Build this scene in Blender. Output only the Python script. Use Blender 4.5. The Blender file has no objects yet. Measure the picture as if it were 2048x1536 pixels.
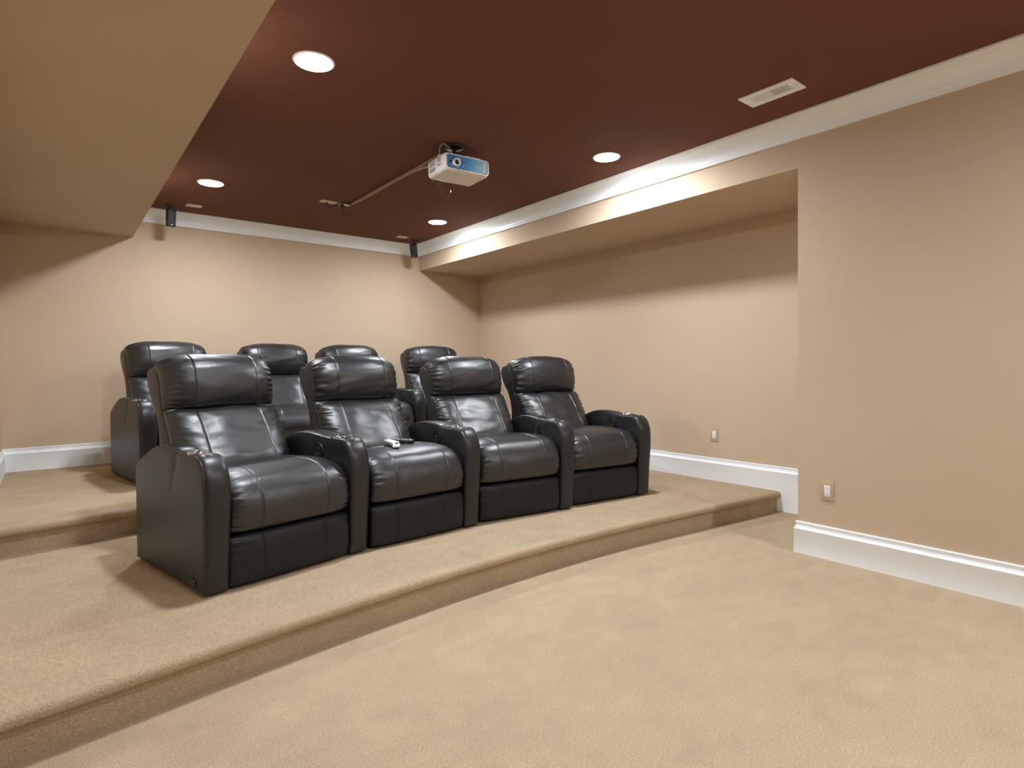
import bpy, bmesh, math, random
from mathutils import Vector, Matrix, noise
C = bpy.context.scene.collection
PI = math.pi
random.seed(7)

# ------------------------------------------------------------------ helpers
def link(o, parent=None):
    C.objects.link(o)
    if parent is not None:
        o.parent = parent
    return o

def obj(name, verts, faces, mat, parent=None, smooth=True, sharp=None):
    me = bpy.data.meshes.new(name)
    me.from_pydata([tuple(v) for v in verts], [], faces)
    bm = bmesh.new(); bm.from_mesh(me)
    bmesh.ops.recalc_face_normals(bm, faces=bm.faces)
    bm.to_mesh(me); bm.free()
    me.materials.append(mat)
    if smooth:
        me.polygons.foreach_set('use_smooth', [True] * len(me.polygons))
        if sharp:
            me.set_sharp_from_angle(angle=math.radians(sharp))
    me.update()
    return link(bpy.data.objects.new(name, me), parent)

def tag(o, label=None, cat=None, group=None, kind=None):
    if label: o['label'] = label
    if cat: o['category'] = cat
    if group: o['group'] = group
    if kind: o['kind'] = kind
    return o

def thing(name, label, cat, loc=(0, 0, 0), rz=0.0, group=None):
    o = bpy.data.objects.new(name, None)
    o.empty_display_size = .05
    o.location = loc; o.rotation_euler = (0, 0, rz)
    C.objects.link(o)
    return tag(o, label, cat, group)

def struct(name, verts, faces, mat, smooth=False, sharp=None):
    return tag(obj(name, verts, faces, mat, None, smooth, sharp), kind='structure')

class MB:                                  # collects shapes into one mesh
    def __init__(s): s.v = []; s.f = []
    def add(s, v, f):
        n = len(s.v); s.v += [Vector(p) for p in v]; s.f += [tuple(i + n for i in q) for q in f]; return s
    def bm(s, b, M=None):
        b.verts.index_update(); n = len(s.v)
        s.v += [(M @ v.co) if M else v.co.copy() for v in b.verts]
        s.f += [tuple(v.index + n for v in q.verts) for q in b.faces]
        b.free(); return s
    def box(s, c, d, bev=0.0, seg=2, M=None):
        b = bmesh.new(); bmesh.ops.create_cube(b, size=1)
        for v in b.verts: v.co = Vector((v.co.x * d[0], v.co.y * d[1], v.co.z * d[2]))
        if bev > 0:
            bmesh.ops.bevel(b, geom=list(b.edges), offset=bev, segments=seg, profile=.5, affect='EDGES')
        T = Matrix.Translation(c)
        return s.bm(b, (M @ T) if M else T)
    def lathe(s, prof, n=32, c=(0, 0, 0), M=None):
        v = []; f = []
        for r, z in prof:
            for k in range(n):
                a = 2 * PI * k / n; v.append(Vector((r * math.cos(a), r * math.sin(a), z)))
        for i in range(len(prof) - 1):
            for k in range(n):
                f.append((i * n + k, i * n + (k + 1) % n, (i + 1) * n + (k + 1) % n, (i + 1) * n + k))
        f.append(tuple(range(n))[::-1]); f.append(tuple(range((len(prof) - 1) * n, len(prof) * n)))
        T = Matrix.Translation(c); T = (M @ T) if M else T
        return s.add([T @ p for p in v], f)
    def tube(s, pts, r, n=8, M=None):
        pts = [Vector(p) for p in pts]; v = []; f = []
        up = Vector((0, 0, 1))
        for i, p in enumerate(pts):
            t = (pts[min(i + 1, len(pts) - 1)] - pts[max(i - 1, 0)]).normalized()
            x = t.cross(up)
            if x.length < .05: x = t.cross(Vector((1, 0, 0)))
            x.normalize(); y = x.cross(t).normalized()
            for k in range(n):
                a = 2 * PI * k / n; v.append(p + r * (math.cos(a) * x + math.sin(a) * y))
        for i in range(len(pts) - 1):
            for k in range(n):
                f.append((i * n + k, i * n + (k + 1) % n, (i + 1) * n + (k + 1) % n, (i + 1) * n + k))
        f.append(tuple(range(n))[::-1]); f.append(tuple(range((len(pts) - 1) * n, len(pts) * n)))
        if M: v = [M @ p for p in v]
        return s.add(v, f)
    def build(s, name, mat, parent=None, smooth=True, sharp=35):
        return obj(name, s.v, s.f, mat, parent, smooth, sharp)

def crom(pts, n, closed=False):
    """Catmull-Rom through 2D/3D points, n samples per span"""
    P = [Vector(p) for p in pts]; out = []; L = len(P)
    spans = L if closed else L - 1
    for i in range(spans):
        if closed:
            a, b, c, d = P[(i - 1) % L], P[i], P[(i + 1) % L], P[(i + 2) % L]
        else:
            b, c = P[i], P[i + 1]
            a = P[i - 1] if i > 0 else b * 2 - c
            d = P[i + 2] if i + 2 < L else c * 2 - b
        for k in range(n):
            t = k / n
            out.append(.5 * ((2 * b) + (c - a) * t + (2 * a - 5 * b + 4 * c - d) * t * t + (3 * b - a - 3 * c + d) * t ** 3))
    if not closed: out.append(P[-1].copy())
    return out

def resample(pts, n, closed=True):
    P = list(pts) + ([pts[0]] if closed else [])
    d = [0.0]
    for a, b in zip(P, P[1:]): d.append(d[-1] + (b - a).length)
    out = []; j = 0
    for k in range(n):
        t = d[-1] * k / (n if closed else n - 1)
        while j < len(d) - 2 and d[j + 1] < t: j += 1
        u = (t - d[j]) / max(d[j + 1] - d[j], 1e-9)
        out.append(P[j].lerp(P[j + 1], min(u, 1)))
    return out

def rings_mesh(rings, caps=True):
    n = len(rings[0]); v = [p for r in rings for p in r]; f = []
    for i in range(len(rings) - 1):
        for k in range(n):
            f.append((i * n + k, i * n + (k + 1) % n, (i + 1) * n + (k + 1) % n, (i + 1) * n + k))
    if caps:
        f.append(tuple(range(n))[::-1]); f.append(tuple(range((len(rings) - 1) * n, len(rings) * n)))
    return v, f

def normals2(loop):
    """outward 2D normals of a closed loop (Vectors (b,z))"""
    n = len(loop)
    area = sum(loop[i].x * loop[(i + 1) % n].y - loop[(i + 1) % n].x * loop[i].y for i in range(n))
    sg = 1 if area > 0 else -1; out = []
    for i in range(n):
        t = loop[(i + 1) % n] - loop[i - 1]
        out.append(Vector((t.y, -t.x)).normalized() * sg)
    return out

# ------------------------------------------------------------------ materials
def srgb(r, g, b):
    f = lambda c: (c / 255 / 12.92) if c / 255 <= .04045 else ((c / 255 + .055) / 1.055) ** 2.4
    return (f(r), f(g), f(b), 1)

def mat(name, col, rough=.5, metal=0.0, spec=.5, bump=None, mottle=None, emit=None):
    """bump=(scale, strength, distance); mottle=(scale, amount, stretch xyz)"""
    m = bpy.data.materials.new(name); m.use_nodes = True
    nt = m.node_tree; N = nt.nodes; L = nt.links
    bs = N['Principled BSDF']
    bs.inputs['Base Color'].default_value = col
    bs.inputs['Roughness'].default_value = rough
    bs.inputs['Metallic'].default_value = metal
    bs.inputs['Specular IOR Level'].default_value = spec
    tc = N.new('ShaderNodeTexCoord')
    if bump:
        for i, (sc, st, di) in enumerate(bump if isinstance(bump, list) else [bump]):
            no = N.new('ShaderNodeTexNoise'); no.inputs['Scale'].default_value = sc
            no.inputs['Detail'].default_value = 3
            L.new(tc.outputs['Object'], no.inputs['Vector'])
            b = N.new('ShaderNodeBump'); b.inputs['Strength'].default_value = st; b.inputs['Distance'].default_value = di
            L.new(no.outputs['Fac'], b.inputs['Height'])
            if i: L.new(prev.outputs['Normal'], b.inputs['Normal'])
            prev = b
        L.new(prev.outputs['Normal'], bs.inputs['Normal'])
    if mottle:
        cur = None
        for (sc, am, stx) in mottle:
            mp = N.new('ShaderNodeMapping'); mp.inputs['Scale'].default_value = stx[:3]
            if len(stx) > 3: mp.inputs['Rotation'].default_value = (0, 0, stx[3])
            L.new(tc.outputs['Object'], mp.inputs['Vector'])
            no = N.new('ShaderNodeTexNoise'); no.inputs['Scale'].default_value = sc; no.inputs['Detail'].default_value = 4
            L.new(mp.outputs['Vector'], no.inputs['Vector'])
            mr = N.new('ShaderNodeMapRange')
            mr.inputs['From Min'].default_value = .3; mr.inputs['From Max'].default_value = .7
            mr.inputs['To Min'].default_value = 1 - am; mr.inputs['To Max'].default_value = 1 + am
            L.new(no.outputs['Fac'], mr.inputs['Value'])
            if cur is None: cur = mr.outputs['Result']
            else:
                mu = N.new('ShaderNodeMath'); mu.operation = 'MULTIPLY'
                L.new(cur, mu.inputs[0]); L.new(mr.outputs['Result'], mu.inputs[1]); cur = mu.outputs['Value']
        mx = N.new('ShaderNodeMix'); mx.data_type = 'RGBA'; mx.blend_type = 'MULTIPLY'
        mx.inputs['Factor'].default_value = 1; mx.inputs['A'].default_value = col
        cb = N.new('ShaderNodeCombineColor')
        for k in ('Red', 'Green', 'Blue'): L.new(cur, cb.inputs[k])
        L.new(cb.outputs['Color'], mx.inputs['B'])
        L.new(mx.outputs['Result'], bs.inputs['Base Color'])
    if emit:
        bs.inputs['Emission Color'].default_value = emit[0]; bs.inputs['Emission Strength'].default_value = emit[1]
    return m

M_WALL = mat('wall_paint', (.585, .455, .32, 1), .75, spec=.2, bump=(220, .08, .002), mottle=[(1.2, .025, (1, 1, 1))])
M_CEIL = mat('ceiling_paint', (.18, .080, .062, 1), .85, spec=.1, bump=(180, .06, .002), mottle=[(1.5, .04, (1, 1, 1))])
M_TRIM = mat('white_trim_paint', (.93, .975, 1.0, 1), .4, spec=.4, bump=(60, .02, .002))
M_CARPET = mat('beige_carpet', (.448, .345, .227, 1), .95, spec=.05,
               bump=[(190, .7, .005), (38, .12, .006)],
               mottle=[(2.6, .055, (1, 1.15, 1, .6)), (5, .03, (1, 2.6, 1, -.9)), (9, .03, (1, 1, 1)), (170, .20, (1, 1, 1))])
M_LEATHER = mat('black_leather', (.0110, .0113, .0120, 1), .40, spec=.82, bump=[(420, .12, .0006), (60, .16, .003)],
                mottle=[(9, .12, (1, 1, 1))])
M_LEATHER_FLAT = mat('black_vinyl_panel', (.0125, .0128, .0136, 1), .40, spec=.55, bump=[(480, .10, .0005)],
                     mottle=[(5, .08, (1, 1, 1))])
M_LEATHER_DULL = mat('dull_black_leather', (.0150, .0155, .0165, 1), .42, spec=.25, bump=[(420, .12, .0006), (60, .14, .003)],
                mottle=[(9, .12, (1, 1, 1))])
M_BLACK = mat('black_plastic', (.012, .012, .013, 1), .35, bump=(300, .03, .0005))
M_BLACKM = mat('black_matte_plastic', (.018, .016, .016, 1), .55, bump=(300, .05, .0006))
M_STITCH = mat('pale_stitch_thread', (.11, .105, .10, 1), .7, bump=(900, .1, .0004))
M_CHROME = mat('brushed_steel', (.50, .52, .55, 1), .18, metal=1, bump=(200, .03, .0004))
M_WPLASTIC = mat('white_plastic', (.86, .86, .85, 1), .4, bump=(250, .02, .0005))
M_IVORY = mat('almond_plastic', (.51, .39, .272, 1), .4, bump=(250, .02, .0005))
M_CREAM = mat('cream_plate', (.74, .60, .47, 1), .45, bump=(250, .02, .0005))
M_DARK = mat('dark_slot', (.02, .02, .022, 1), .6, bump=(200, .03, .0005))
M_GREYSLOT = mat('grey_slot', (.26, .25, .24, 1), .6, bump=(200, .03, .0005))
M_GLASS = mat('lens_glass', (.01, .008, .012, 1), .06, spec=.8, bump=(40, .01, .0003))
M_GREYTXT = mat('grey_print', (.12, .12, .12, 1), .6, bump=(200, .02, .0003))
M_CABLE = mat('black_cable', (.03, .025, .022, 1), .45, bump=(300, .05, .0004))
M_TAN = mat('tan_cord_cover', (.34, .24, .17, 1), .4, bump=(200, .03, .0004))
M_WCABLE = mat('white_cord', (.62, .58, .54, 1), .45, bump=(300, .03, .0004))
M_PROJ = mat('projector_white', (.88, .86, .83, 1), .35, bump=(260, .04, .0005))
M_LAMP = mat('lit_lens', (.9, .9, .88, 1), .5, emit=((.92, .975, 1.04, 1), 450.0), bump=(100, .01, .0005))
M_LAMPB = mat('rear_lit_lens', (.9, .9, .88, 1), .5, emit=((.92, .975, 1.04, 1), 390.0), bump=(100, .01, .0005))
M_LAMPF = mat('fill_lit_lens', (.9, .9, .88, 1), .5, emit=((.92, .975, 1.04, 1), 720.0), bump=(100, .01, .0005))  # lens of the added fill lamp, the brightest of the three
M_LED = mat('white_badge', (.8, .8, .8, 1), .4, bump=(100, .01, .0005))

for _m in (M_LEATHER, M_LEATHER_FLAT, M_LEATHER_DULL):
    _m.node_tree.nodes['Principled BSDF'].inputs['Specular Tint'].default_value = (1.0, .99, .98, 1)

def blue_panel():
    m = mat('blue_gradient_panel', (.05, .2, .5, 1), .25, spec=.5)
    nt = m.node_tree; N = nt.nodes; L = nt.links
    tc = N.new('ShaderNodeTexCoord'); sp = N.new('ShaderNodeSeparateXYZ'); L.new(tc.outputs['Object'], sp.inputs['Vector'])
    mr = N.new('ShaderNodeMapRange'); mr.inputs['From Min'].default_value = -.15; mr.inputs['From Max'].default_value = .15
    L.new(sp.outputs['X'], mr.inputs['Value'])
    r = N.new('ShaderNodeValToRGB'); e = r.color_ramp.elements
    e[0].color = (.075, .20, .42, 1); e[1].color = (.36, .62, .78, 1)
    x = e.new(.55); x.color = (.10, .34, .58, 1)
    L.new(mr.outputs['Result'], r.inputs['Fac']); L.new(r.outputs['Color'], N['Principled BSDF'].inputs['Base Color'])
    return m
M_BLUE = blue_panel()

# ------------------------------------------------------------------ room
XR, XA, YA, YB, XL, XS = 3.739, 4.690, 1.776, 6.635, -.346, .624
ZC, ZS, HP = 2.752, 2.452, .162
YF, XF, YJ = -2.7, -2.0, 2.15
T = .12
def slab(x0, x1, y0, y1, z0, z1):
    v = [(x, y, z) for x in (x0, x1) for y in (y0, y1) for z in (z0, z1)]
    return v, [(0, 1, 3, 2), (4, 6, 7, 5), (0, 4, 5, 1), (2, 3, 7, 6), (0, 2, 6, 4), (1, 5, 7, 3)]
struct('floor', *slab(XF - T, XA + T, YF - T, YB + T, -T, 0), M_CARPET)
struct('ceiling', *slab(XF - T, XA + T, YF - T, YB + T, ZC, ZC + T), M_CEIL)
struct('wall_back', *slab(XL - T, XA + T, YB, YB + T, 0, ZC), M_WALL)
struct('wall_right', *slab(XR, XR + 1.2, YF, YA, 0, ZC), M_WALL)
struct('wall_alcove', *slab(XA, XA + T, YA, YB, 0, ZC), M_WALL)
struct('wall_left', *slab(XL - T, XL, YJ, YB, 0, ZC), M_WALL)
struct('wall_left_return', *slab(XF, XL - T, YJ, YJ + T, 0, ZC), M_WALL)
struct('wall_left_front', *slab(XF - T, XF, YF, YJ + T, 0, ZC), M_WALL)
struct('wall_front', *slab(XF - T, XR + T, YF - T, YF, 0, ZC), M_WALL)
struct('soffit_right', *slab(XR, XA, YA, YB, ZS, ZC), M_WALL)
def soffit_left():
    mb = MB(); mb.add(*slab(XL, XS, YJ + T, YB, 2.472, ZC)); mb.add(*slab(XF, XS, YF, YJ + T, 2.472, ZC))
    return struct('soffit_left', mb.v, mb.f, M_WALL)
soffit_left()

# platforms with curved, carpet-rolled nosing
RX = [(-.36, 2.297), (.135, 2.368), (.6, 2.44), (1.0, 2.49), (1.37, 2.527), (1.73, 2.553), (2.1, 2.567), (2.5, 2.568), (2.9, 2.552), (3.3, 2.522), (3.82, 2.472), (4.3, 2.424), (4.69, 2.388)]
def platform(name, dy, z0, z1, yback, x0, x1):
    c = crom([(x, y + dy) for x, y in RX], 6)
    c = [p for p in c]
    c[0].x = x0; c[-1].x = x1
    prof = [(0, z0)]                                   # (out toward the viewer, z)
    r = .027; zb = z1 - 2 * r
    prof += [(0.0, z0 + .02), (0.0, zb - .012), (.004, zb - .002)]
    for k in range(0, 11):
        a = -PI / 2 + PI * k / 10
        prof.append((.006 + r * math.cos(a), z1 - r + r * math.sin(a)))
    prof += [(-.02, z1), (-.06, z1)]
    rings = []
    for i, p in enumerate(c):
        t = (c[min(i + 1, len(c) - 1)] - c[max(i - 1, 0)]).normalized(); n = Vector((t.y, -t.x))
        if i in (0, len(c) - 1): n = Vector((0, -1))
        ring = [Vector((p.x + n.x * o, p.y + n.y * o, z)) for o, z in prof]
        ring += [Vector((p.x, yback, z1)), Vector((p.x, yback, z0))]
        rings.append(ring)
    v, f = rings_mesh(rings)
    return struct(name, v, f, M_CARPET, True, 50)
platform('platform_front', 0, 0, HP, 4.6, XL, XA)
platform('platform_back', 1.985, HP, 2 * HP, YB, XL, XA)

def sweep(name_fn, path, prof, side):
    """moulding of profile (out from wall, z) along an XY polyline, mitred; one object per straight run"""
    P = [Vector(p) for p in path]; offs = []
    for i, p in enumerate(P):
        d0 = (P[i] - P[i - 1]).normalized() if i else None
        d1 = (P[i + 1] - P[i]).normalized() if i < len(P) - 1 else None
        n = lambda d: Vector((-d.y, d.x)) * side
        if d0 is None: offs.append(n(d1))
        elif d1 is None: offs.append(n(d0))
        else:
            m = (n(d0) + n(d1)); offs.append(m / max(m.dot(n(d0)), .2))
    for i in range(len(P) - 1):
        rings = [[Vector((P[j].x + offs[j].x * o, P[j].y + offs[j].y * o, z)) for o, z in prof] for j in (i, i + 1)]
        v, f = rings_mesh(rings)
        struct(name_fn(i), v, f, M_TRIM, True, 28)

crown = [(0, ZC), (.132, ZC), (.132, ZC - .010), (.122, ZC - .013), (.116, ZC - .020)]
for k in range(1, 13):
    a = PI / 2 * k / 12
    crown.append((.116 - .092 * math.sin(a), ZC - .098 + .078 * math.cos(a)))
crown += [(.020, ZC - .103), (.020, ZC - .119), (.016, ZC - .122), (0, ZC - .122)]
sweep(lambda i: ['trim_1', 'trim_2'][i], [(XS, YB), (XR, YB), (XR, YF)], crown, -1)

def base_prof(z0, z1):
    pr = [(0, z0), (.019, z0), (.019, z1 - .050), (.0205, z1 - .047), (.0195, z1 - .043)]
    for k in range(1, 8):
        a = PI / 2 * k / 7
        pr.append((.0195 - .0115 * math.sin(a), z1 - .015 - .028 * math.cos(a)))
    pr += [(.0085, z1 - .011), (.0115, z1 - .008), (.0115, z1 - .003), (.008, z1), (0, z1)]
    return pr
BH = .201
sweep(lambda i: ['baseboard_alcove_side', 'baseboard_right'][i], [(XA - .02, YA), (XR, YA), (XR, YF)], base_prof(0, BH), -1)
sweep(lambda i: 'baseboard_alcove', [(XA, 4.37), (XA, YA)], base_prof(0, HP + BH), -1)
sweep(lambda i: ['baseboard_left', 'baseboard_back', 'baseboard_alcove_upper'][i], [(XL, 4.34), (XL, YB), (XA, YB), (XA, 4.37)], base_prof(2 * HP - .01, 2 * HP + BH), -1)
sweep(lambda i: 'baseboard_left_lower', [(XL, YJ + .1), (XL, 4.36)], base_prof(HP - .05, HP + BH), -1)

# ------------------------------------------------------------------ recliners
def arm_loop():
    body = [(.004, .014), (-.004, .12), (-.012, .26), (-.022, .40), (-.022, .50), (-.012, .560), (.012, .603), (.045, .630), (.085, .640), (.16, .638), (.24, .640), (.32, .647), (.42, .654), (.52, .652), (.61, .636), (.70, .604), (.78, .572), (.84, .545), (.872, .520)]
    L = crom(body, 6)
    tail = [Vector((.884, .49)), Vector((.884, .35)), Vector((.884, .18)), Vector((.882, .03)), Vector((.874, .014)), Vector((.6, .014)), Vector((.3, .014)), Vector((.03, .014))]
    return resample(L + tail, 190)

ARM = arm_loop(); ARMN = normals2(ARM)
def arm_top(b):
    c = [p for p in ARM if p.y > .3]
    return max((p.y for p in c if abs(p.x - b) < .02), default=.64)

def armrest(parent, lat, wedge=0.0, tagged=False):
    hw = .056
    st = [-1, -.985, -.94, -.86, -.74, -.5, 0, .5, .74, .86, .94, .985, 1]
    rings = []
    for s in st:
        e = max(0, (abs(s) - .62) / .38)
        inset = .018 * (1 - math.sqrt(max(0, 1 - e * e)))
        ring = []
        for i, (p, n) in enumerate(zip(ARM, ARMN)):
            ins = inset * (1 if p.y > .03 else .4)
            puff = .007 * (1 - s * s) * (1 if p.y > .03 else 0)
            if p.y > .55 and p.x < .5: ins += .006 * math.exp(-((p.x - .295) / .013) ** 2)
            q = p - n * ins + n * puff
            side = 1 if s > 0 else -1
            flare = .006 * math.exp(-((p.y - .45) / .2) ** 2) * (1 - min(1, p.x / .5))
            dent = .005 * math.exp(-((p.x - .30) / .035) ** 2 - ((p.y - .63) / .05) ** 2)
            x = s * (hw + flare - dent)
            if wedge and s > 0: x += s * wedge * max(0, p.x) / .885
            ring.append(Vector((lat + x, q.x, q.y)))
        rings.append(ring)
    # soft side panels: extra inset rings so that the flat side faces carry subtle padding
    def cap(ring, sg):
        c = sum(ring, Vector()) / len(ring); out = []
        for k in (.9, .7, .4):
            r = []
            for p in ring:
                q = c.lerp(p, k); q.x = p.x * k + c.x * (1 - k) + sg * .004 * (1 - k)
                if .2 < q.y < .4 and q.z > .3:
                    q.x -= sg * .0035 * math.exp(-((q.y - .30) / .05) ** 2) * max(0, (q.z - .35) / .28)
                r.append(q)
            out.append(r)
        return out
    rings = cap(rings[0], -1)[::-1] + rings + cap(rings[-1], 1)
    v, f = rings_mesh(rings)
    a = obj('armrest', v, f, M_LEATHER_FLAT, parent, True, 60)
    # seam cords along both edges of the front and top band
    mb = MB()
    for sgn in (-1, 1):
        pts = []
        for p, n in zip(ARM, ARMN):
            if (p.x < .03 and p.y > .03) or (p.y > .55 and p.x < .8):
                pts.append(Vector((lat + sgn * (.050 + .005 * math.exp(-((p.y - .45) / .2) ** 2) * (1 - min(1, p.x / .5))) + (wedge * max(0, p.x) / .885 if sgn > 0 else 0), p.x - n.x * .0035, p.y - n.y * .0035)))
        pts.sort(key=lambda p: (p.y - p.z * 2) if False else 0)
        mb.tube(pts, .0022, 6)
    mb.build('seam_piping', M_LEATHER_FLAT, a)
    # cup holder and round control on the arm top
    bc = .185; zt = arm_top(bc)
    cutter = MB().lathe([(.038, -.07), (.038, .05)], 40, (lat, bc, zt)).build('cutter', M_BLACK, parent, False)
    md = a.modifiers.new('hole', 'BOOLEAN'); md.operation = 'DIFFERENCE'; md.object = cutter; md.solver = 'EXACT'
    bpy.context.view_layer.update()
    dg = bpy.context.evaluated_depsgraph_get()
    me = bpy.data.meshes.new_from_object(a.evaluated_get(dg))
    a.modifiers.clear(); old = a.data; a.data = me; bpy.data.meshes.remove(old)
    while len(me.materials) > 1: me.materials.pop()
    me.set_sharp_from_angle(angle=math.radians(60))
    cm = cutter.data; bpy.data.objects.remove(cutter); bpy.data.meshes.remove(cm)
    MB().lathe([(.0005, -.066), (.036, -.066), (.0375, -.06), (.0375, .004), (.040, .0095), (.046, .0105), (.0485, .008), (.0495, .003), (.0495, -.004), (.0372, -.008), (.0372, -.0685), (.0005, -.0685)], 40, (lat, bc, zt)).build('cup_holder', M_CHROME, a)
    zt2 = arm_top(.066)
    k = MB().lathe([(.0005, -.004), (.020, -.004), (.0215, .003), (.0205, .0055), (.017, .006), (.016, .0042), (.0005, .0042)], 28, (lat, .066, zt2))
    for j in range(8):
        an = 2 * PI * j / 8
        k.box((lat + .0095 * math.cos(an), .066 + .0095 * math.sin(an), zt2 + .0052), (.004, .004, .004), .0012)
    k.build('round_control', M_CHROME, a)
    # low feet
    for b in (.08, .80): MB().box((lat + wedge * b / 1.8, b, .0075), (.07, .07, .015), .003).build('foot', M_BLACKM, a)
    if tagged:
        g = MB().box((lat - .0598, .125, .052), (.001, .075, .030), .0003)
        t = g.build('brand_tag', M_BLACK, a); t['label'] = 'small dark tag with illegible grey print'
        w = MB()
        for row, z in enumerate((.059, .047)):
            y = .094
            for j in range(9 if row else 7):
                L = .0045 + .002 * ((j * 37) % 3) / 2
                w.box((lat - .0605, y + L / 2, z), (.0006, L, .0055 if row == 0 else .0035)); y += L + .0018
        w.build('print_mark', M_GREYTXT, t, False)
    return a

PADS = {}
SEAM_S = .178
def stations(hw, n=30, seams=(SEAM_S,)):
    s = set()
    for k in range(n + 1):
        u = -1 + 2 * k / n
        s.add(round(math.sin(u * PI / 2) if abs(u) > .999 else (abs(math.sin(u * PI / 2)) ** .9) * (1 if u > 0 else -1), 5))
    for q in (.93, .955, .97, .985, .993, .998): s |= {q, -q}
    for m in seams:
        for sg in (-1, 1):
            for d in (-.022, -.015, -.010, -.007, -.0045, -.0022, 0, .0022, .0045, .007, .010, .015, .022):
                s.add(round((sg * m + d) / hw, 5))
    out = []
    for q in sorted(s):
        if not out or q - out[-1] > .0015 or q == 1: out.append(q)
    out[0] = -1.0; out[-1] = 1.0
    return out

def pad(name, parent, hw, Pc, Qe, n=110, ex=4.0, pw=.5, seam=SEAM_S, pleat=.0045, wr=.003, wscale=(6, 9, 9), seed=0, crease=None, material=None, stitch=True, taper=None, front=None):
    key = (name, seed % 28)
    if key in PADS: return link(bpy.data.objects.new(name, PADS[key]), parent)
    """soft upholstered pad. Pc: closed (b,z) section on the middle, Qe: section at the ends, same number of points"""
    P = crom(Pc, 18, True); Q = crom(Qe, 18, True)
    Nn = normals2(P); m = len(P)
    per = [0.0]
    for i in range(m): per.append(per[-1] + (P[(i + 1) % m] - P[i]).length)
    rings = []
    rnd = random.Random(seed); ph = [(rnd.uniform(55, 190), rnd.uniform(0, 6.28), rnd.uniform(.5, 1)) for _ in range(6)]
    for s in stations(hw, 34, (seam,) if seam else ()):
        w = max(0.0, 1 - abs(s) ** ex) ** pw
        ring = []
        for i in range(m):
            q = Q[i].lerp(P[i], w); nn = Nn[i]; d = 0
            act = front(P[i]) if front else 1
            if seam:
                for sg in (-1, 1):
                    dx = s * hw - sg * seam
                    d -= (.0030 * math.exp(-(dx / .0040) ** 2) - .0006 * math.exp(-((abs(dx) - .010) / .005) ** 2)) * act
            a = abs(s)
            if pleat and a > .70:
                e = (a - .70) / .30; e = e * e * (3 - 2 * e)
                g = sum(am * math.sin(fr * per[i] + o + 3 * s) for fr, o, am in ph) / 3
                d += pleat * e * max(-1, min(1.0, g * 1.1)) * (1 - max(0, (a - .96) / .04) * .8) * act
                if a > .80:
                    e = (a - .80) / .20; e = e * e * (3 - 2 * e)
                    g = abs(math.sin(per[i] * 190 + 2.2 * math.sin(per[i] * 61 + seed) + (3 if s > 0 else 0))) ** .6 - .6
                    d += pleat * .55 * e * g * (1 - max(0, (a - .97) / .03) * .9) * act * (.4 + .6 * abs(noise.noise(Vector((per[i] * 9, seed, s)))) * 2)
            if wr:
                v = Vector((s * hw * wscale[0] + seed * 3.1, P[i].x * wscale[1] + s * hw * 4, P[i].y * wscale[2] - s * hw * 3))
                g = noise.noise(v) + .5 * noise.noise(v * 2.3)
                d += wr * g * act * min(1, w * 1.4)
            if crease:
                for (b0, dep, wd) in crease:
                    if P[i].y > .5: d -= dep * math.exp(-((P[i].x - b0 - .012 * math.sin(s * 4)) / wd) ** 2)
            x = s * hw
            if taper: x *= taper(P[i])
            ring.append(Vector((x, q.x + nn.x * d, q.y + nn.y * d)))
        rings.append(ring)
    v, f = rings_mesh(rings)
    o = obj(name, v, f, material or M_LEATHER, parent, True, None); PADS[key] = o.data
    return o

def headrest(p, seed):
    Pc = [(.83, .800), (.785, .812), (.742, .850), (.722, .915), (.722, .985), (.742, 1.050), (.785, 1.102), (.845, 1.128), (.915, 1.128), (.985, 1.105), (1.02, 1.06), (.985, .99), (.94, .90), (.90, .83)]
    Qe = [(.845, .822), (.836, .828), (.834, .855), (.838, .905), (.850, .965), (.868, 1.015), (.886, 1.030), (.910, 1.042), (.945, 1.044), (.975, 1.034), (.985, 1.01), (.97, .98), (.93, .90), (.89, .84)]
    return pad('headrest', p, .318, Pc, Qe, ex=3.0, pw=.5, pleat=.0070, wr=.0045, wscale=(3, 12, 12), seed=seed,
               front=lambda q: 1 if q.x < .93 else .2)

def backrest(p, seed):
    Pc = [(.80, .822), (.765, .818), (.715, .800), (.660, .745), (.605, .675), (.555, .605), (.510, .545), (.490, .490), (.50, .44), (.58, .42), (.70, .44), (.79, .56), (.83, .70), (.84, .79)]
    Qe = [(.815, .806), (.80, .800), (.782, .780), (.755, .735), (.722, .672), (.690, .608), (.665, .55), (.655, .50), (.655, .45), (.68, .43), (.72, .46), (.79, .57), (.825, .70), (.83, .78)]
    return pad('backrest', p, .318, Pc, Qe, ex=3.4, pw=.5, pleat=.0055, wr=.0078, wscale=(5, 9, 7), seed=seed,
               front=lambda q: 1 if q.x < .78 else .1)

def seat_cushion(p, seed):
    Pc = [(.012, .262), (-.018, .288), (-.036, .340), (-.034, .400), (-.012, .462), (.036, .512), (.11, .536), (.22, .545), (.34, .543), (.46, .535), (.60, .52), (.66, .46), (.66, .33), (.55, .262), (.30, .252), (.10, .252)]
    Qe = [(.040, .275), (.026, .300), (.020, .340), (.022, .390), (.036, .432), (.066, .466), (.13, .482), (.22, .486), (.34, .482), (.46, .476), (.60, .468), (.65, .44), (.65, .34), (.55, .275), (.30, .268), (.10, .266)]
    return pad('seat_cushion', p, .325, Pc, Qe, ex=6.5, pw=.5, pleat=.004, wr=.0032, wscale=(4, 8, 8), seed=seed,
               crease=[(.315, .006, .008)], front=lambda q: 1 if q.y > .28 else 0)

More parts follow.
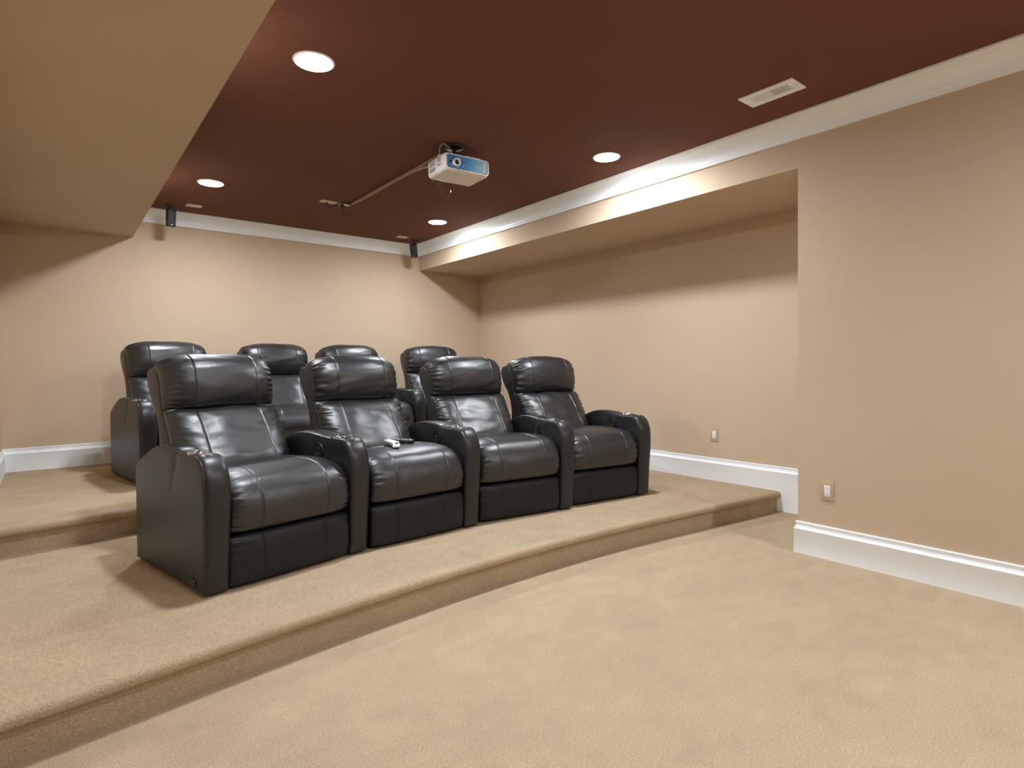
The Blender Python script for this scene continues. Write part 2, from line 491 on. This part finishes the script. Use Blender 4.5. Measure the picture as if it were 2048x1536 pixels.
def foot_panel(p, seed):
    Pc = [(.020, .014), (.002, .022), (-.010, .07), (-.014, .13), (-.010, .19), (.002, .236), (.022, .250), (.07, .250), (.09, .24), (.09, .13), (.09, .02), (.06, .012)]
    Qe = [(.030, .020), (.022, .030), (.018, .07), (.016, .13), (.018, .19), (.022, .225), (.032, .238), (.07, .238), (.085, .23), (.085, .13), (.085, .03), (.06, .020)]
    return pad('footrest_panel', p, .325, Pc, Qe, ex=7, pw=.5, pleat=.003, wr=.0016, wscale=(5, 8, 8), seed=seed, seam=.166, material=M_LEATHER_DULL,
               front=lambda q: 1 if q.x < .03 else 0)

def shell(p):
    prof = [(.70, .10), (.70, .50), (.71, .62), (.765, .70), (.82, .79), (.838, .85), (.852, .92), (.876, .99), (.905, 1.030), (.945, 1.050), (.99, 1.054), (1.035, 1.044), (1.062, 1.012), (1.062, .975), (1.038, .92), (1.0, .868), (.945, .815), (.905, .745), (.885, .66), (.885, .50), (.885, .25), (.885, .10)]
    L = [Vector(a) for a in prof]
    D = []
    for i in range(len(L)):
        D.append(L[i])
        D.append(L[i].lerp(L[(i + 1) % len(L)], .5))
    D = resample(D, 120); Nn = normals2(D)
    hw = .322; rings = []
    for s in (-1, -.995, -.98, -.955, -.92, -.6, 0, .6, .92, .955, .98, .995, 1):
        e = max(0, (abs(s) - .92) / .08)
        ins = .016 * (1 - math.sqrt(max(0, 1 - e * e)))
        rings.append([Vector((s * hw, q.x - n.x * ins, q.y - n.y * ins)) for q, n in zip(D, Nn)])
    v, f = rings_mesh(rings)
    o = obj('back_shell', v, f, M_LEATHER_FLAT, p, True, 50)
    # pale stitch lines on both sides, running next to the pad gathers
    seam = crom([(.905, 1.045), (.874, .985), (.853, .92), (.841, .86), (.838, .83)], 5)
    for sg in (-1, 1):
        mb = MB()
        for a, b in zip(seam[::1], seam[1::1]):
            c = (a + b) / 2; d = (b - a)
            A = a.lerp(b, .15); B = a.lerp(b, .75)
            mb.tube([(sg * (hw + .0005), A.x + .010, A.y), (sg * (hw + .0005), B.x + .010, B.y)], .0009, 5)
        mb.build('stitching', M_STITCH, o)
    return o

def base_frame(p):
    mb = MB().box((0, .47, .135), (.63, .70, .20), .01).box((0, .36, .025), (.60, .56, .03), .004)
    for x in (-.27, .27):
        for y in (.13, .62): mb.box((x, y, .006), (.05, .05, .012), .002)
    return mb.build('base_frame', M_BLACKM, p)

def control_panel(p):
    X = .385 - .056 - .004
    Mx = Matrix.Translation((X, .305, .556)) @ Matrix.Rotation(math.radians(-90), 4, 'Y')
    mb = MB()
    pr = [(.0005, 0), (.036, 0), (.0385, .003), (.0425, .0045), (.0455, .003), (.047, -.004), (.0005, -.004)]
    Ms = Mx @ Matrix.Diagonal((1.05, .95, 1, 1))
    o = MB().lathe(pr, 36, M=Ms).build('control_panel', M_BLACK, p)
    for dz in (-.013, .013):
        MB().box((dz, 0, .003), (.016, .034, .006), .002, M=Ms).build('button', M_BLACKM, o)
        MB().box((dz + .002, -.006, .0066), (.0025, .012, .0008), M=Ms).box((dz - .003, .006, .0066), (.0025, .006, .0008), M=Ms).build('button_mark', M_GREYTXT, o, False)
    return o

ROW = [  # x, y, base z, angle, wedge of its right arm, left arm?, label, group
    (.955, 2.990, HP, 11.5, .13, True, 'black leather recliner nearest the camera, front row, left end with exposed side', 0),
    (1.735, 3.085, HP, 3.0, .13, False, 'black leather recliner in the front row with remote controls lying on its seat', 0),
    (2.530, 3.090, HP, -7.0, .0, False, 'black leather front-row recliner between the one holding remotes and the right end one', 0),
    (3.320, 3.035, HP, -7.5, .0, False, 'black leather recliner at the right end of the front row, beside the alcove wall', 0),
    (.935, 5.130, 2 * HP, 8.0, .05, True, 'black leather recliner at the left end of the back row, its side visible', 1),
    (1.745, 5.200, 2 * HP, -1.0, .0, False, 'black leather back-row recliner seen between the two leftmost front-row backs', 1),
    (2.530, 5.187, 2 * HP, -1.0, .06, False, 'black leather back-row recliner showing only its headrest top behind the seat with remotes', 1),
    (3.360, 5.110, 2 * HP, -10.0, .0, True, 'black leather recliner at the right end of the back row, near the room corner', 1),
]
for i, (x, y, z, an, wd, la, lab, g) in enumerate(ROW):
    t = thing('recliner', lab, 'recliner', (x, y, z), math.radians(an), ['front row theater recliners', 'back row theater recliners'][g])
    base_frame(t); shell(t); foot_panel(t, i * 7 + 1); seat_cushion(t, i * 7 + 2); backrest(t, i * 7 + 3); headrest(t, i * 7 + 4)
    armrest(t, .385, wd)
    if la and i < 7: armrest(t, -.385, 0, tagged=(i == 0))
    control_panel(t)

# ------------------------------------------------------------------ remotes on the second seat
def seat_pt(lat, b, z):
    a = math.radians(3.0); x, y = ROW[1][0], ROW[1][1]
    return (x + lat * math.cos(a) - b * math.sin(a), y + lat * math.sin(a) + b * math.cos(a), HP + z)
t = thing('remote_control', 'white remote control lying uppermost on the front-row seat', 'remote control', seat_pt(-.035, .285, .5585), math.radians(3 - 8), 'remote controls on the seat')
MB().box((0, 0, .009), (.046, .150, .018), .004, 3).build('remote_body', M_WPLASTIC, t)
MB().box((.006, -.0752, .009), (.022, .001, .007), .0003).build('sensor_window', M_DARK, t)
for j in range(4):
    for k in (-1, 1): MB().lathe([(.0005, 0), (.0045, 0), (.004, .0015), (.0005, .0018)], 12, (k * .011, .045 - j * .022, .0178)).build('button', M_LED, t)
t = thing('remote_control', 'small white remote control lying partly under the larger white one', 'remote control', seat_pt(-.045, .205, .5465), math.radians(3 - 35), 'remote controls on the seat')
MB().box((0, 0, .006), (.040, .100, .012), .003, 3).build('remote_body', M_WPLASTIC, t)
for j in range(3): MB().lathe([(.0005, 0), (.005, 0), (.0045, .0012), (.0005, .0014)], 12, (0, -.03 + j * .02, .0118)).build('button', M_GREYSLOT, t)
t = thing('remote_control', 'long black remote control lying behind the white remotes on the seat', 'remote control', seat_pt(.062, .350, .5480), math.radians(3 + 38), 'remote controls on the seat')
MB().box((0, 0, .011), (.050, .195, .022), .008, 3).build('remote_body', M_BLACK, t)
for j in range(9):
    for k in (-1, 0, 1): MB().box((k * .0125, .078 - j * .0185, .0228), (.008, .010, .003), .001).build('button', M_GREYSLOT if (j + k) % 3 else M_LED, t)

# ------------------------------------------------------------------ ceiling fixtures
def downlight(x, y, label, lamp):
    t = thing('recessed_light', label, 'ceiling light', (x, y, ZC), 0, 'recessed ceiling lights')
    MB().lathe([(.0905, -.0005), (.0905, -.004), (.093, -.006), (.099, -.005), (.1025, -.002), (.103, -.0005)], 40).build('trim_ring', M_WPLASTIC, t)
    MB().lathe([(.0005, -.010), (.025, -.0096), (.050, -.0085), (.070, -.0065), (.083, -.0045), (.090, -.0025), (.090, -.001), (.0005, -.001)], 40).build('lens', lamp, t)
downlight(1.062, 2.935, 'lit round recessed light nearest the sloping left soffit edge, large at upper left', M_LAMP)
downlight(1.060, 5.356, 'lit round recessed light at far left above the back row', M_LAMPB)
downlight(3.247, 2.952, 'lit round recessed light beside the crown moulding, right of the projector', M_LAMP)
downlight(3.245, 5.357, 'lit round recessed light in the far right corner, below the projector in view', M_LAMPB)
downlight(1.062, .53, 'lit round recessed light above the open floor, left side, outside the view', M_LAMPB)
downlight(3.247, -1.1, 'added round fill light above the open floor, right side, outside the view', M_LAMPF)  # added fill lamp out of view, brightens the right wall and open floor

# HVAC register
t = thing('ceiling_vent', 'white rectangular louvered air register in the dark ceiling', 'air vent', (3.238, 1.688, ZC), 0)
W, Lh = .168, .316
fr = MB()
for sx in (-1, 1): fr.box((sx * (W / 2 - .020), 0, -.004), (.040, Lh, .008), .0025)
for sy in (-1, 1): fr.box((0, sy * (Lh / 2 - .024), -.004), (W - .07, .048, .008), .0025)
fr.box((0, 0, -.0035), (W - .07, .010, .006), .001)
fr.build('frame', M_TRIM, t)
MB().box((0, 0, -.0008), (W - .05, Lh - .06, .0012)).build('backing', M_GREYSLOT, t)
for sg, wd, th in ((1, .0072, .0016), (-1, .0040, .0030)):
    lv = MB()
    for j in range(11): lv.box((0, sg * (.0085 + .0095 * (j + .4)), -.0042), (W - .078, wd, th))
    for sx in (-1, 1): lv.box((sx * (W / 2 - .0405), sg * .065, -.0040), (.003, .108, .003))
    lv.build('louver', M_TRIM, t)
MB().box((.0, -.118, -.008), (.012, .022, .010), .003).build('damper_lever', M_TRIM, t)

def blank_plate(x, y, w, d, label):
    t = thing('ceiling_plate', label, 'cover plate', (x, y, ZC), 0, 'cream cover plates on the ceiling')
    MB().box((0, 0, -.003), (w, d, .006), .0022).build('cover_plate', M_CREAM, t)
    for sx in (-1, 1): MB().lathe([(.0005, 0), (.004, 0), (.0035, -.001), (.0005, -.0012)], 10, (sx * w * .36, 0, -.006)).build('screw', M_IVORY, t)
    return t
blank_plate(1.078, 6.192, .132, .085, 'cream blank plate in the ceiling beside the left hanging speaker')
blank_plate(3.277, 6.212, .130, .090, 'cream blank plate in the ceiling beside the right hanging speaker')

t = thing('ceiling_plate', 'cream cable pass-through plate in the ceiling, left of the plugged outlet', 'cover plate', (2.040, 5.306, ZC), 0, 'cream cover plates on the ceiling')
MB().box((0, 0, -.003), (.148, .085, .006), .0022).build('cover_plate', M_CREAM, t)
MB().lathe([(.0005, 0), (.012, 0), (.011, -.003), (.0005, -.003)], 16, (-.01, .012, -.006)).build('cable_port', M_DARK, t)
t = thing('ceiling_outlet', 'cream ceiling outlet with a black plug, at the end of the cord cover', 'electrical outlet', (2.182, 5.292, ZC), 0)
MB().box((0, 0, -.003), (.128, .085, .006), .0022).build('cover_plate', M_CREAM, t)
MB().box((0, 0, -.0068), (.068, .034, .003), .001).build('receptacle', M_WPLASTIC, t)

t = thing('cord_cover', 'tan cord cover running across the ceiling to the projector', 'cord cover', (0, 0, 0))
MB().box((2.235, 4.465, ZC - .0065), (.024, 1.56, .013), .004, 2).build('channel', M_TAN, t)
MB().tube(crom([(2.228, 5.215, ZC - .012), (2.222, 4.9, ZC - .026), (2.214, 4.5, ZC - .030), (2.204, 4.1, ZC - .036), (2.200, 3.88, ZC - .050), (2.198, 3.70, ZC - .078)], 8), .0085, 8).build('cable_sleeve', M_TAN, t)
t = thing('power_cord', 'black power cord plugged into the ceiling outlet, hanging in a loop', 'cord', (0, 0, 0))
MB().box((2.165, 5.286, ZC - .026), (.026, .024, .036), .004).build('plug', M_BLACK, t)
MB().tube(crom([(2.165, 5.286, ZC - .044), (2.165, 5.285, ZC - .070), (2.178, 5.279, ZC - .098), (2.205, 5.268, ZC - .110), (2.230, 5.252, ZC - .094), (2.240, 5.240, ZC - .06), (2.238, 5.222, ZC - .020)], 8), .0040, 8).build('cord', M_CABLE, t)
o = MB().tube(crom([(2.030, 5.318, ZC - .006), (2.031, 5.316, ZC - .030), (2.052, 5.312, ZC - .043), (2.085, 5.300, ZC - .036), (2.115, 5.262, ZC - .018), (2.150, 5.225, ZC - .012), (2.200, 5.222, ZC - .016), (2.226, 5.216, ZC - .016)], 8), .0065, 8).build('signal_cable', M_CABLE)
tag(o, 'black cable leaving the cream pass-through plate toward the cord cover', 'cord')

# ------------------------------------------------------------------ hanging speakers
def speaker(x, y, z, tilt, yaw, label):
    t = thing('speaker', label, 'speaker', (x, y, z), math.radians(yaw), 'small black satellite speakers')
    R = Matrix.Rotation(math.radians(tilt), 4, 'X')
    mb = MB(); mb.box((0, 0, 0), (.072, .075, .165), .009, 3, M=R); b = mb.build('cabinet', M_BLACKM, t)
    MB().box((0, -.0385, .004), (.062, .006, .148), .0028, 2, M=R).build('grille', M_DARK, t)
    MB().box((0, -.0422, -.066), (.018, .0012, .005), M=R).build('badge', M_LED, t)
    p0 = R @ Vector((0, .035, .06)); zc = ZC - z
    m = MB().lathe([(.0005, 0), (.034, 0), (.034, -.008), (.028, -.013), (.0005, -.013)], 24, (p0.x, p0.y + .03, zc))
    m.tube([(p0.x, p0.y + .03, zc - .01), (p0.x, p0.y + .028, zc - .035), (p0.x, p0.y + .005, .055)], .0085, 10)
    m.lathe([(.0005, -.014), (.010, -.010), (.014, 0), (.010, .010), (.0005, .014)], 14, (p0.x, p0.y + .028, zc - .030))
    m.build('ceiling_bracket', M_BLACKM, t)
speaker(.900, 6.300, 2.632, 9, 6, 'small black speaker hanging at the left, in front of the crown moulding near the soffit')
speaker(3.478, 6.300, 2.625, 22, -48, 'small black speaker hanging in the far right corner of the ceiling')

# ------------------------------------------------------------------ projector
PX, PY, PZ = 2.276, 3.352, 2.603
pr = thing('projector', 'white video projector with a blue front panel hanging from the ceiling', 'projector', (PX, PY, PZ), math.radians(-4))
def rbox(d, r, n=5):
    b = bmesh.new(); bmesh.ops.create_cube(b, size=1)
    for v in b.verts: v.co = Vector((v.co.x * d[0], v.co.y * d[1], v.co.z * d[2]))
    bmesh.ops.bevel(b, geom=list(b.edges), offset=r, segments=n, profile=.5, affect='EDGES'); return b
W, D, H = .356, .270, .120
body = MB()
b = rbox((W, D, H), .026, 6)
for v in b.verts:                                  # under-side tucks in towards the rear and the sides
    if v.co.z < 0: v.co.x *= .985
body.bm(b, Matrix.Translation((0, D / 2, 0)))
body = body.build('housing', M_PROJ, pr, True, 60)
# blue front panel with rounded corners, slightly proud
def rrect(w, h, r, n=8):
    out = []
    for cx, cz, a0 in ((w / 2 - r, h / 2 - r, 0), (-w / 2 + r, h / 2 - r, 90), (-w / 2 + r, -h / 2 + r, 180), (w / 2 - r, -h / 2 + r, 270)):
        for k in range(n + 1):
            a = math.radians(a0 + 90 * k / n); out.append((cx + r * math.cos(a), cz + r * math.sin(a)))
    return out
def plate(name, w, h, r, y0, y1, m, parent, cx=0, cz=0, bev=.0015):
    L = rrect(w, h, r); L2 = rrect(w - 2 * bev, h - 2 * bev, max(r - bev, .001))
    rings = [[Vector((x + cx, y0, z + cz)) for x, z in L], [Vector((x + cx, y1 + bev, z + cz)) for x, z in L], [Vector((x + cx, y1, z + cz)) for x, z in L2]]
    v, f = rings_mesh(rings); return obj(name, v, f, m, parent, True, 35)
plate('bezel', W - .012, H - .014, .022, .012, -.004, M_PROJ, pr)
panel = plate('front_panel', W - .030, H - .030, .016, -.002, -.0075, M_BLUE, pr)
RX90 = Matrix.Rotation(math.radians(90), 4, 'X')          # lathe axis -> -Y
lx, lz = -.096, -.008
ln = MB().lathe([(.0005, 0), (.0425, 0), (.0425, .010), (.0405, .0135), (.037, .0150), (.030, .0125), (.0005, .0115)], 40, M=Matrix.Translation((lx + .018, -.006, lz + .002)) @ RX90).build('lens_surround', M_BLUE, pr)
lr = MB().lathe([(.019, 0), (.0265, 0), (.0265, .022), (.0245, .025), (.021, .025), (.019, .018), (.019, 0)], 40, M=Matrix.Translation((lx, -.008, lz)) @ RX90).build('lens_ring', M_WPLASTIC, pr)
MB().lathe([(.0005, 0), (.0195, 0), (.0195, .012), (.015, .010), (.010, .0135), (.0005, .0145)], 36, M=Matrix.Translation((lx, -.008, lz)) @ RX90).build('lens', M_GLASS, lr)
MB().lathe([(.0005, 0), (.008, 0), (.0075, .003), (.0005, .004)], 20, M=Matrix.Translation((lx - .040, -.007, -.004)) @ RX90).build('sensor', M_GLASS, pr)
gr = plate('exhaust_grille', .030, H - .036, .008, -.004, -.0082, M_DARK, pr, cx=.142)
for k in range(9): MB().box((.134, -.0088, -.034 + k * .0085), (.032, .003, .0052), .0008).build('grille_bar', M_WPLASTIC, gr)
sv = MB()
for k in range(4):
    for (z, h) in ((.022, .034), (-.022, .026)): sv.box((-W / 2 - .0003, .150 + k * .020, z), (.002, .009, h), .0006)
for k in range(3):
    for (z, h) in ((.026, .032), (-.010, .012)): sv.box((-W / 2 - .0003, .062 + k * .018, z), (.002, .009, h), .0006)
sv.build('side_vent', M_GREYSLOT, pr)
MB().box((.06, .05, H / 2 + .003), (.12, .06, .010), .004).build('lens_shift_cover', M_PROJ, pr)
for sx in (-1, 1): MB().lathe([(.0005, 0), (.010, 0), (.009, -.005), (.0005, -.005)], 14, (sx * .11, D - .04, -H / 2)).build('foot', M_WPLASTIC, pr)
mt = MB().lathe([(.0005, 0), (.068, 0), (.070, -.006), (.062, -.016), (.040, -.022), (.018, -.026), (.0005, -.026)], 36, (-.045, .105, ZC - PZ))
mt.lathe([(.0005, 0), (.015, 0), (.015, -.075), (.0005, -.075)], 20, (-.045, .105, ZC - PZ - .02))
mt.lathe([(.0005, .012), (.022, .012), (.024, 0), (.022, -.016), (.0005, -.016)], 20, (-.045, .105, ZC - PZ - .058))
mt.box((-.03, .105, H / 2 + .006), (.15, .05, .008), .002)
for sx in (-.095, .035): mt.box((sx, .12, H / 2 + .004), (.018, .15, .006), .002)
mt.build('ceiling_mount', M_BLACK, pr)
MB().box((-.125, .150, H / 2 + .014), (.045, .040, .030), .006).build('cable_connector', M_WCABLE, pr)
def text(name, s, size, loc, rot, m, parent):
    cu = bpy.data.curves.new(name, 'FONT'); cu.body = s; cu.size = size; cu.align_x = 'CENTER'; cu.align_y = 'CENTER'; cu.extrude = .0004
    tmp = link(bpy.data.objects.new(name, cu)); bpy.context.view_layer.update()
    me = bpy.data.meshes.new_from_object(tmp.evaluated_get(bpy.context.evaluated_depsgraph_get())); bpy.data.objects.remove(tmp)
    me.materials.clear(); me.materials.append(m)
    o = link(bpy.data.objects.new(name, me), parent); o.location = loc; o.rotation_euler = rot; return o
text('lettering', 'BenQ', .020, (.085, -.0080, -.008), (PI / 2, 0, 0), M_LED, pr)
text('lettering', 'BenQ', .026, (-.06, .055, -H / 2 - .0003), (PI, 0, 0), M_CREAM, pr)
MB().tube(crom([(-.145, .135, .085), (-.150, .120, .128), (-.135, .100, .146), (-.112, .085, .135), (-.098, .060, .095), (-.090, .045, .062)], 8), .0026, 8).build('looped_wire', M_WCABLE, pr)
for k, (x, dx, dz) in enumerate(((-.115, -.012, -.105), (-.085, .010, -.120), (-.055, .055, -.175))):
    pts = crom([(x, D - .004, -.02), (x, D + .022, -.03), (x + dx * .2, D + .030, dz * .55), (x + dx * .5, D + .022, dz), (x + dx * 1.0, D + .016, dz * .9), (x + dx * 1.3, D + .012, dz * .68)], 7)
    hc = MB().tube(pts, .0028, 8).build('hanging_cable', M_CABLE, pr)
    MB().tube([pts[-1], pts[-1] + Vector((.001, 0, .016))], .0045, 10).build('connector', M_CHROME, hc)

# ------------------------------------------------------------------ wall outlets
def outlet(x, y, z, label, slots):
    t = thing('wall_outlet', label, 'electrical outlet', (x, y, z), 0, 'wall outlets')
    p = MB().box((-.003, 0, 0), (.006, .074, .124), .0025).build('cover_plate', M_IVORY, t)
    r = MB().box((-.0068, 0, 0), (.004, .034, .068), .0012).build('receptacle', M_WPLASTIC, t)
    if slots:
        for dz in (.018, -.018):
            m = MB()
            for dy in (-.0065, .0065): m.box((-.0089, dy, dz), (.0006, .0022, .008))
            m.lathe([(.0005, 0), (.0026, 0), (.0026, .0006), (.0005, .0006)], 10, M=Matrix.Translation((-.0089, 0, dz - .0105)) @ Matrix.Rotation(-PI / 2, 4, 'Y'))
            m.build('socket_slot', M_GREYSLOT, r, False)
    else:
        MB().box((-.0093, 0, .0), (.002, .028, .058), .0008).build('rocker', M_LED, r)
    for dz in (-.047, .047): MB().lathe([(.0005, 0), (.003, 0), (.0026, .001), (.0005, .0012)], 10, M=Matrix.Translation((-.006, 0, dz)) @ Matrix.Rotation(-PI / 2, 4, 'Y')).build('screw', M_IVORY, t)
outlet(XR, 1.594, .421, 'tan wall outlet with white sockets on the near right wall above the baseboard', True)
outlet(XA, 2.978, .574, 'small tan wall plate with a plain white insert on the alcove wall', False)

# ------------------------------------------------------------------ camera (lens, shift and tilt measured from the photo's straight edges)
f, psi, y0, pitch, roll = 1161.44, .6698, 751.53, -.015, -.0076
c, s = math.cos(psi), math.sin(psi)
R = Vector((c, -s, 0)); F = Vector((s, c, 0)); U = Vector((0, 0, 1))
F2 = F * math.cos(pitch) + U * math.sin(pitch); U2 = U * math.cos(pitch) - F * math.sin(pitch)
R3 = R * math.cos(roll) + U2 * math.sin(roll); U3 = U2 * math.cos(roll) - R * math.sin(roll)
cam = bpy.data.cameras.new('camera'); co = link(bpy.data.objects.new('camera', cam))
cam.sensor_fit = 'HORIZONTAL'; cam.sensor_width = 36; cam.lens = f / 2048 * 36
cam.shift_y = -(768 - y0) / 2048; cam.clip_start = .02
M = Matrix((R3, U3, -F2)).transposed().to_4x4(); M.translation = (0, 0, 1.2)
co.matrix_world = M
sc = bpy.context.scene; sc.camera = co

# ------------------------------------------------------------------ look
w = bpy.data.worlds.new('world'); w.use_nodes = True; sc.world = w
w.node_tree.nodes['Background'].inputs['Color'].default_value = (.05, .05, .05, 1)
w.node_tree.nodes['Background'].inputs['Strength'].default_value = .2
sc.view_settings.view_transform = 'Standard'; sc.view_settings.look = 'None'; sc.view_settings.exposure = .35; sc.view_settings.gamma = 1.0
sc.cycles.use_denoising = True
sc.cycles.max_bounces = 9; sc.cycles.diffuse_bounces = 6; sc.cycles.glossy_bounces = 4
sc.cycles.sample_clamp_indirect = 8; sc.cycles.caustics_reflective = False; sc.cycles.caustics_refractive = False
